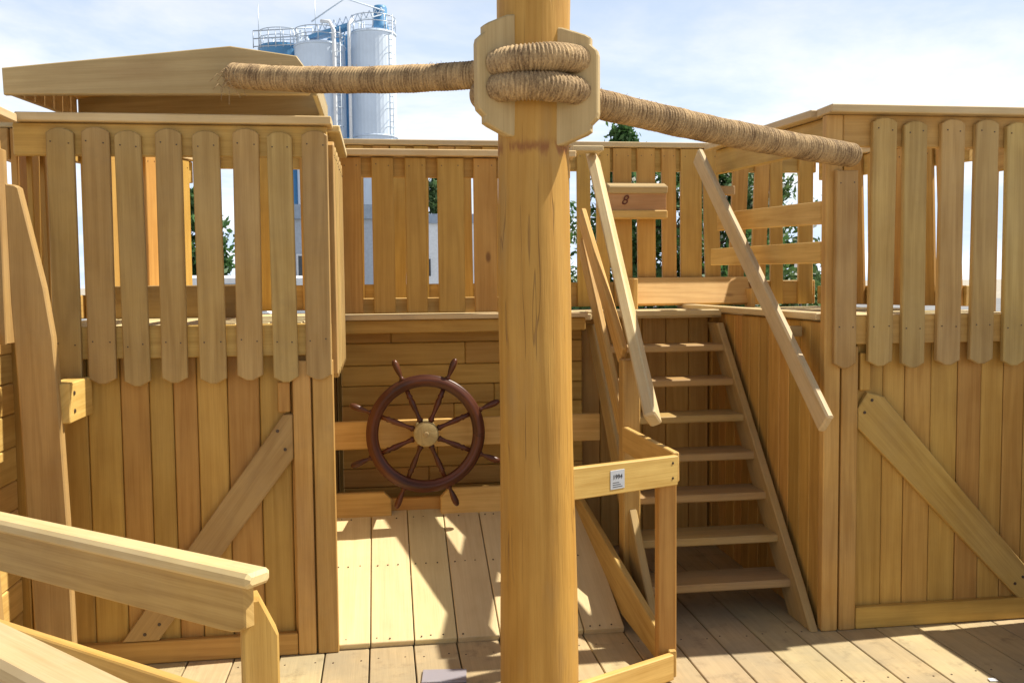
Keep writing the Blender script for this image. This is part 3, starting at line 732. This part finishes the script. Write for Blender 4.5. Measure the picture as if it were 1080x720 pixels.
# ------------------------------------------------------------------ litter on the deck
MB().prism([(-.09, -.06), (.09, -.06), (.09, .06), (-.09, .06)], (.225, 3.70, .006), (1, -.10, 0), (.10, 1, 0), .008, .002).build('plastic_sheet', 'plastic', None, label='clear grey plastic plate lying on the deck at the foot of the ramp', cat='plate')
MB().prism([(-.018, -.012), (.014, -.016), (.02, .01), (-.012, .014)], (2.385, 3.315, .004), X, Y, .003, .0005).build('paper_scrap', 'paper', None, label='tiny white scrap of paper on the sunlit deck planks at lower right', cat='paper')

# ------------------------------------------------------------------ background: silos
def silo(x, y, r, h, mat, label, rail_=True, cone=False, n=36):
    s_ = empty('silo', (x, y, -.35), label, 'silo', 'silos of the plant behind')
    vs = []; uv = []; fs = []
    zs = [-.34, h * .25, h * .5, h * .75, h]
    for z in zs:
        for k in range(n * 2):
            t = math.pi * k / n; rr = r * (1 + (.006 if k % 2 else 0)); vs.append((x + rr * math.cos(t), y + rr * math.sin(t), z)); uv.append((t, z))
    for i in range(len(zs) - 1):
        for k in range(n * 2):
            l = (k + 1) % (n * 2); fs.append([i * 2 * n + k, i * 2 * n + l, (i + 1) * 2 * n + l, (i + 1) * 2 * n + k])
    fs.append([(len(zs) - 1) * 2 * n + k for k in range(2 * n)])
    MB().add(vs, fs, uv, (1, .5, .5)).build('shell', mat, s_)
    for z in (h * .3, h * .62, h - .15):
        mb = MB().tube([(x + (r + .03) * math.cos(t), y + (r + .03) * math.sin(t), z) for t in [2 * math.pi * i / 40 for i in range(40)]], .06, 6, closed=True); mb.build('hoop', mat, s_)
    if rail_:
        mb = MB()
        for z in (h + .55, h + 1.05):
            mb.tube([(x + r * math.cos(t), y + r * math.sin(t), z) for t in [2 * math.pi * i / 32 for i in range(32)]], .035, 5, closed=True)
        for i in range(12):
            t = 2 * math.pi * i / 12; mb.tube([(x + r * math.cos(t), y + r * math.sin(t), h), (x + r * math.cos(t), y + r * math.sin(t), h + 1.05)], .035, 5)
        mb.build('safety_rail', 'steel', s_)
    # caged ladder
    mb = MB(); lx = x + r * .72; ly = y - r * .72
    for dx in (-.2, .2): mb.tube([(lx + dx, ly, 0), (lx + dx, ly, h + 1.1)], .035, 5)
    z = .3
    while z < h + 1: mb.tube([(lx - .2, ly, z), (lx + .2, ly, z)], .02, 4); z += .45
    z = 2.5
    while z < h + 1:
        mb.tube([(lx + .38 * math.cos(t), ly - .05 - .6 * abs(math.sin(t)), z) for t in [math.pi * i / 6 for i in range(7)]], .025, 4); z += 1.3
    mb.build('ladder', 'steel', s_)
    return s_
silo(-6.9, 72, 1.75, 19.2, 'blue', 'low blue silo at the left end of the group, under the railing')
silo(-4.1, 70, 1.80, 18.9, 'silo', 'white silo in the middle, shorter than its right-hand neighbour')
silo(-2.2, 73.5, 1.5, 20.3, 'blue', 'narrow blue silo squeezed between the two white ones', rail_=False)
s2 = silo(-.25, 70, 1.62, 19.9, 'silo', 'tall white silo at the right with a blue vent drum on top')
MB().tube([(.28, 69.6, 19.9), (.28, 69.6, 20.3), (.28, 69.6, 20.5), (.28, 69.6, 21.6), (.28, 69.6, 21.75)], [.62, .62, .5, .5, .44], 20).build('vent_drum', 'blue', s2)
Wk = empty('walkway', (-4.5, 70, 18.5), 'steel walkway and inclined conveyor running across the silo tops', 'walkway')
mb = MB()
for z in (18.55, 19.1, 19.65): mb.tube([(-8.7, 69.2, z), (-4.5, 69.2, z + .35)], .045, 5)
for i in range(9):
    xx = -8.7 + i * .52; mb.tube([(xx, 69.2, 18.45 + i * .04), (xx, 69.2, 19.65 + i * .04)], .04, 5)
mb.build('guard_rail', 'steel', Wk)
mb = MB()
for dz in (0, .85):
    mb.tube([(-4.6, 69.0, 19.5 + dz), (-2.2, 69.0, 21.3 + dz * .9), (.6, 69.0, 21.0 + dz * .3)] if dz else [(-4.6, 69.0, 19.5), (.4, 69.0, 21.0)], .06, 5)
for i in range(12):
    t = i / 11; xx = -4.5 + 4.6 * t; mb.tube([(xx, 69.0, 19.5 + 1.45 * t), (xx + .25, 69.0, 20.2 + 1.3 * t)], .035, 4)
    mb.tube([(xx + .25, 69.0, 20.2 + 1.3 * t), (xx + .45, 69.0, 19.5 + 1.45 * (t + .08))], .035, 4)
mb.build('conveyor', 'silo', Wk)
MB().beam((-4.8, 69.3, 19.2), (-1.9, 69.3, 20.2), 1.2, .25).build('walkway_floor', 'blue', Wk)
mb = MB()
for (xx, zt) in ((-8.35, 21.7), (-4.35, 22.6)): mb.tube([(xx, 69.6, 18.4), (xx, 69.6, zt)], [.05, .02], 5)
mb.build('antenna', 'steel', Wk)
Pp = MB().tube([(-3.0, 68.2, -.3), (-3.0, 68.2, 19.6), (-3.3, 68.3, 20.2), (-3.9, 68.6, 20.3)], .14, 10).tube([(-1.95, 68.4, -.3), (-1.95, 68.4, 20.1), (-1.7, 68.6, 20.5)], .12, 10)
Pp.build('pipes', 'white', Wk)

# ------------------------------------------------------------------ background: warehouses, vans
def hall(x0, x1, y0, y1, h, hr, wallm, roofm, label):
    s_ = empty('warehouse', ((x0 + x1) / 2, y0, -.35), label, 'warehouse')
    MB().box((x0, y0, -.34), (x1, y1, h)).build('wall', wallm, s_)
    MB().box((x0 - .3, y0 - .3, h + .003), (x1 + .3, y1 + .3, hr)).build('roof', roofm, s_)
    xx = x0 + 1.2
    while xx < x1 - 1.6:
        f = MB().box((xx, y0 - .06, 1.9), (xx + 1.1, y0 - .003, 2.9)).build('window', 'white', s_)
        MB().box((xx + .08, y0 - .09, 1.98), (xx + 1.02, y0 - .063, 2.82)).build('pane', 'glassd', f)
        xx += 3.1
    return s_
hall(.2, 9, 46, 58, 4.55, 5.0, 'white', 'roofg', 'long white warehouse seen through the balcony pickets')
hall(-4.7, -.3, 40, 52, 4.35, 4.95, 'grey', 'roofg', 'grey-blue warehouse below the silos, seen between the pickets')
def van(x, y, body, label):
    s_ = empty('van', (x, y, -.35), label, 'van', 'vans parked in the yard')
    P = [(-2.3, .35), (2.3, .35), (2.35, .95), (1.9, 1.25), (1.35, 2.15), (1.1, 2.25), (-2.2, 2.28), (-2.3, 2.1)]
    MB().prism(P, (x, y, -.35), X, Z, 1.8, .08).build('body', body, s_)
    MB().prism([(.45, 1.3), (1.55, 1.3), (1.2, 2.0), (.45, 2.0)], (x, y - .91, -.35), X, Z, .02, .002).build('side_window', 'glassd', s_)
    for dx in (-1.5, 1.5):
        w_ = MB().tube([(x + dx, y - .93, 0.0), (x + dx, y - .72, 0.0)], .34, 20, smooth=False).build('wheel', 'tyre', s_)
        MB().tube([(x + dx, y - .945, 0.0), (x + dx, y - .931, 0.0)], .19, 16, smooth=False).build('rim', 'steel', w_)
van(-5.2, 29, 'white', 'white van parked in the yard, seen through the left tower pickets')
van(-2.1, 33, 'white', 'white van parked before the grey warehouse, right of the other van')

# ------------------------------------------------------------------ trees
def tree(x, y, h, r, shape, label, leaf='leaf', n=9000, size=.05, name='conifer_tree', z0=-.35, blossom=0):
    s_ = empty(name, (x, y, z0), label, 'tree', 'trees beyond the deck')
    tk = MB(); pts = [V((x + .04 * math.sin(i), y, z0 + h * .92 * i / 8)) for i in range(9)]
    tk.tube(pts, [max(.015, .05 * h / 3 * (1 - i / 8.6)) for i in range(9)], 8)
    prof = (lambda t: (1 - t) ** .75 * min(1, t * 7 + .35)) if shape == 'cone' else (lambda t: math.sqrt(max(0, 1 - ((t - .58) / .45) ** 2)))
    nb = 70; cl = []
    for i in range(nb):
        t = (i + rnd()) / nb; t = .06 + .94 * t; a = rnd() * 6.283; R = r * prof(t) * U(.7, 1.08)
        c0 = V((x, y, z0 + h * t * .9)); c1 = V((x + R * math.cos(a), y + R * math.sin(a), z0 + h * t + (R * .15)))
        if R < .03: continue
        tk.tube([c0, c0.lerp(c1, .5) + Z * .02, c1], [.018 * h / 3, .01 * h / 3, .004], 5); cl.append((c0, c1, R))
    tk.build('trunk', 'bark', s_)
    mb = MB(); b3 = MB()
    for i in range(n):
        c0, c1, R = random.choice(cl); t = rnd() ** .6; sp_ = (.12 + .25 * r * t) * (.5 + .5 * R / r)
        p = c0.lerp(c1, .25 + .8 * t) + V((random.gauss(0, 1), random.gauss(0, 1), random.gauss(0, .8))) * sp_ * .42
        d = V((random.gauss(0, 1), random.gauss(0, 1), random.gauss(0, 1) + (.8 if shape == 'cone' else 0))).normalized(); e = d.cross(V((rnd() - .5, rnd() - .5, rnd() - .5))).normalized()
        L_ = size * U(.7, 1.5); w_ = L_ * .42
        tgt = b3 if rnd() < blossom else mb; L_ = L_ * (.6 if tgt is b3 else 1)
        tgt.add([p - d * L_, p + e * w_, p + d * L_, p - e * w_], [[0, 1, 2, 3]], [(0, 0)] * 4, (1, .5, min(1, max(0, random.gauss(.4, .25)))))
    mb.build('crown', leaf, s_)
    if blossom: b3.build('blossom', 'leaf3', s_)
    return s_
tree(3.22, 12.3, 4.10, .85, 'cone', 'narrow pointed conifer whose tip shows above the rear railing', n=12000)
tree(4.05, 11.6, 3.55, .95, 'round', 'bushy green tree with pale blossom behind the number box', 'leaf', 13000, .05, 'bushy_tree', blossom=.10)
tree(4.95, 12.2, 3.60, .9, 'round', 'bushy tree standing directly behind the head of the staircase', 'leaf2', 12000, .05, 'bushy_tree', blossom=.14)
tree(2.35, 13.5, 3.1, .8, 'round', 'low green bush tree left of the pointed conifer', 'leaf', 9000, .05, 'bushy_tree')
tree(-5.75, 31, 5.0, .8, 'round', 'dark tree seen through the left tower railing', 'leaf', 7000, .12, 'bushy_tree')
tree(3.4, 64, 9.2, 2.2, 'round', 'tall distant tree rising behind the white warehouse', 'leaf2', 7000, .2, 'bushy_tree')
tree(9.5, 22, 2.6, 1.5, 'round', 'low tree seen low between the right tower pickets', 'leaf2', 6000, .1, 'bushy_tree')
# little sign
Sg = empty('sign', (4.22, 9.0, -.35), 'small white sign with a red mark on a black post, seen through the right tower', 'sign')
MB().tube([(4.25, 9.03, -.35), (4.25, 9.03, 1.95)], .014, 8).build('post', 'black', Sg)
bd = MB().prism([(-.06, -.10), (.06, -.10), (.06, .11), (-.06, .11)], (4.23, 9.0, 1.83), X, Z, .008, .001).build('sign_board', 'white', Sg)
MB().prism([(-.035, -.055), (.04, -.06), (.03, -.005), (-.01, .01), (-.04, -.02)], (4.23, 8.9945, 1.82), X, Z, .002, .0003).build('red_mark', 'red', bd)

# ------------------------------------------------------------------ sky, sun
EL, AZ = math.radians(54.), math.radians(4.)     # azimuth measured from +X towards +Y
wd = bpy.data.worlds.new('World'); SC.world = wd; wd.use_nodes = True
nt = wd.node_tree; nt.nodes.clear()
out = N(nt, 'ShaderNodeOutputWorld'); bg = N(nt, 'ShaderNodeBackground'); link(nt, bg.outputs[0], out.inputs[0])
sk = N(nt, 'ShaderNodeTexSky', sky_type='NISHITA', sun_disc=False, sun_elevation=EL, sun_rotation=math.pi / 2 - AZ)
sk.air_density = 1.0; sk.dust_density = 2.2; sk.ozone_density = 1.0
tc = N(nt, 'ShaderNodeTexCoord'); sp3 = N(nt, 'ShaderNodeSeparateXYZ'); link(nt, tc.outputs['Generated'], sp3.inputs[0])
zz = math_n(nt, 'ADD', math_n(nt, 'MAXIMUM', sp3.outputs[2], 0.), .16)
cb = N(nt, 'ShaderNodeCombineXYZ'); link(nt, math_n(nt, 'DIVIDE', sp3.outputs[0], zz), cb.inputs[0]); link(nt, math_n(nt, 'DIVIDE', sp3.outputs[1], zz), cb.inputs[1])
cl = smooth(nt, noise(nt, cb.outputs[0], .95, 7, .6, .3), .36, .66)
cl = math_n(nt, 'MULTIPLY', cl, .85)
SKY_STR = .060
hz = smooth(nt, sp3.outputs[2], .75, .0)
bright = math_n(nt, 'ADD', math_n(nt, 'MULTIPLY', hz, .85), .15)
cc = mixc(nt, bright, (0, 0, 0), (15.5, 15.8, 16.2))
low = math_n(nt, 'MULTIPLY', smooth(nt, sp3.outputs[2], 1.0, .0), .95)
pale = mixc(nt, math_n(nt, 'POWER', low, 1.3), sk.outputs[0], (9.3, 11.2, 14.2))
skyc = mixc(nt, cl, pale, cc)
link(nt, skyc, bg.inputs['Color']); bg.inputs['Strength'].default_value = SKY_STR
sun = bpy.data.lights.new('sun', 'SUN'); sun.energy = 5.0; sun.angle = math.radians(.53); sun.color = (1, .93, .80)
so = bpy.data.objects.new('sun', sun); COL.objects.link(so)
sd = V((math.cos(EL) * math.cos(AZ), math.cos(EL) * math.sin(AZ), math.sin(EL)))
so.rotation_euler = sd.to_track_quat('Z', 'Y').to_euler(); so.location = sd * 20

# ------------------------------------------------------------------ camera
F = 980. ; yaw = math.atan(137 / F); pit = math.atan((360 - 298.4) / F); roll = .010
fw = V((math.sin(yaw) * math.cos(pit), math.cos(yaw) * math.cos(pit), -math.sin(pit)))
r0 = V((math.cos(yaw), -math.sin(yaw), 0)); u0 = r0.cross(fw)
r = r0 * math.cos(roll) - u0 * math.sin(roll); u = u0 * math.cos(roll) + r0 * math.sin(roll)
cam = bpy.data.cameras.new('camera'); cam.sensor_width = 36; cam.sensor_fit = 'HORIZONTAL'; cam.lens = 36 * F / 1080
cam.clip_start = .05; cam.clip_end = 3000
co = bpy.data.objects.new('camera', cam); COL.objects.link(co)
co.matrix_world = Matrix(((r.x, u.x, -fw.x, 0), (r.y, u.y, -fw.y, 0), (r.z, u.z, -fw.z, 1.6), (0, 0, 0, 1)))
SC.camera = co
SC.view_settings.view_transform = 'Standard'; SC.view_settings.look = 'None'
SC.view_settings.exposure = .53; SC.view_settings.gamma = 1
SC.cycles.max_bounces = 8; SC.cycles.diffuse_bounces = 4
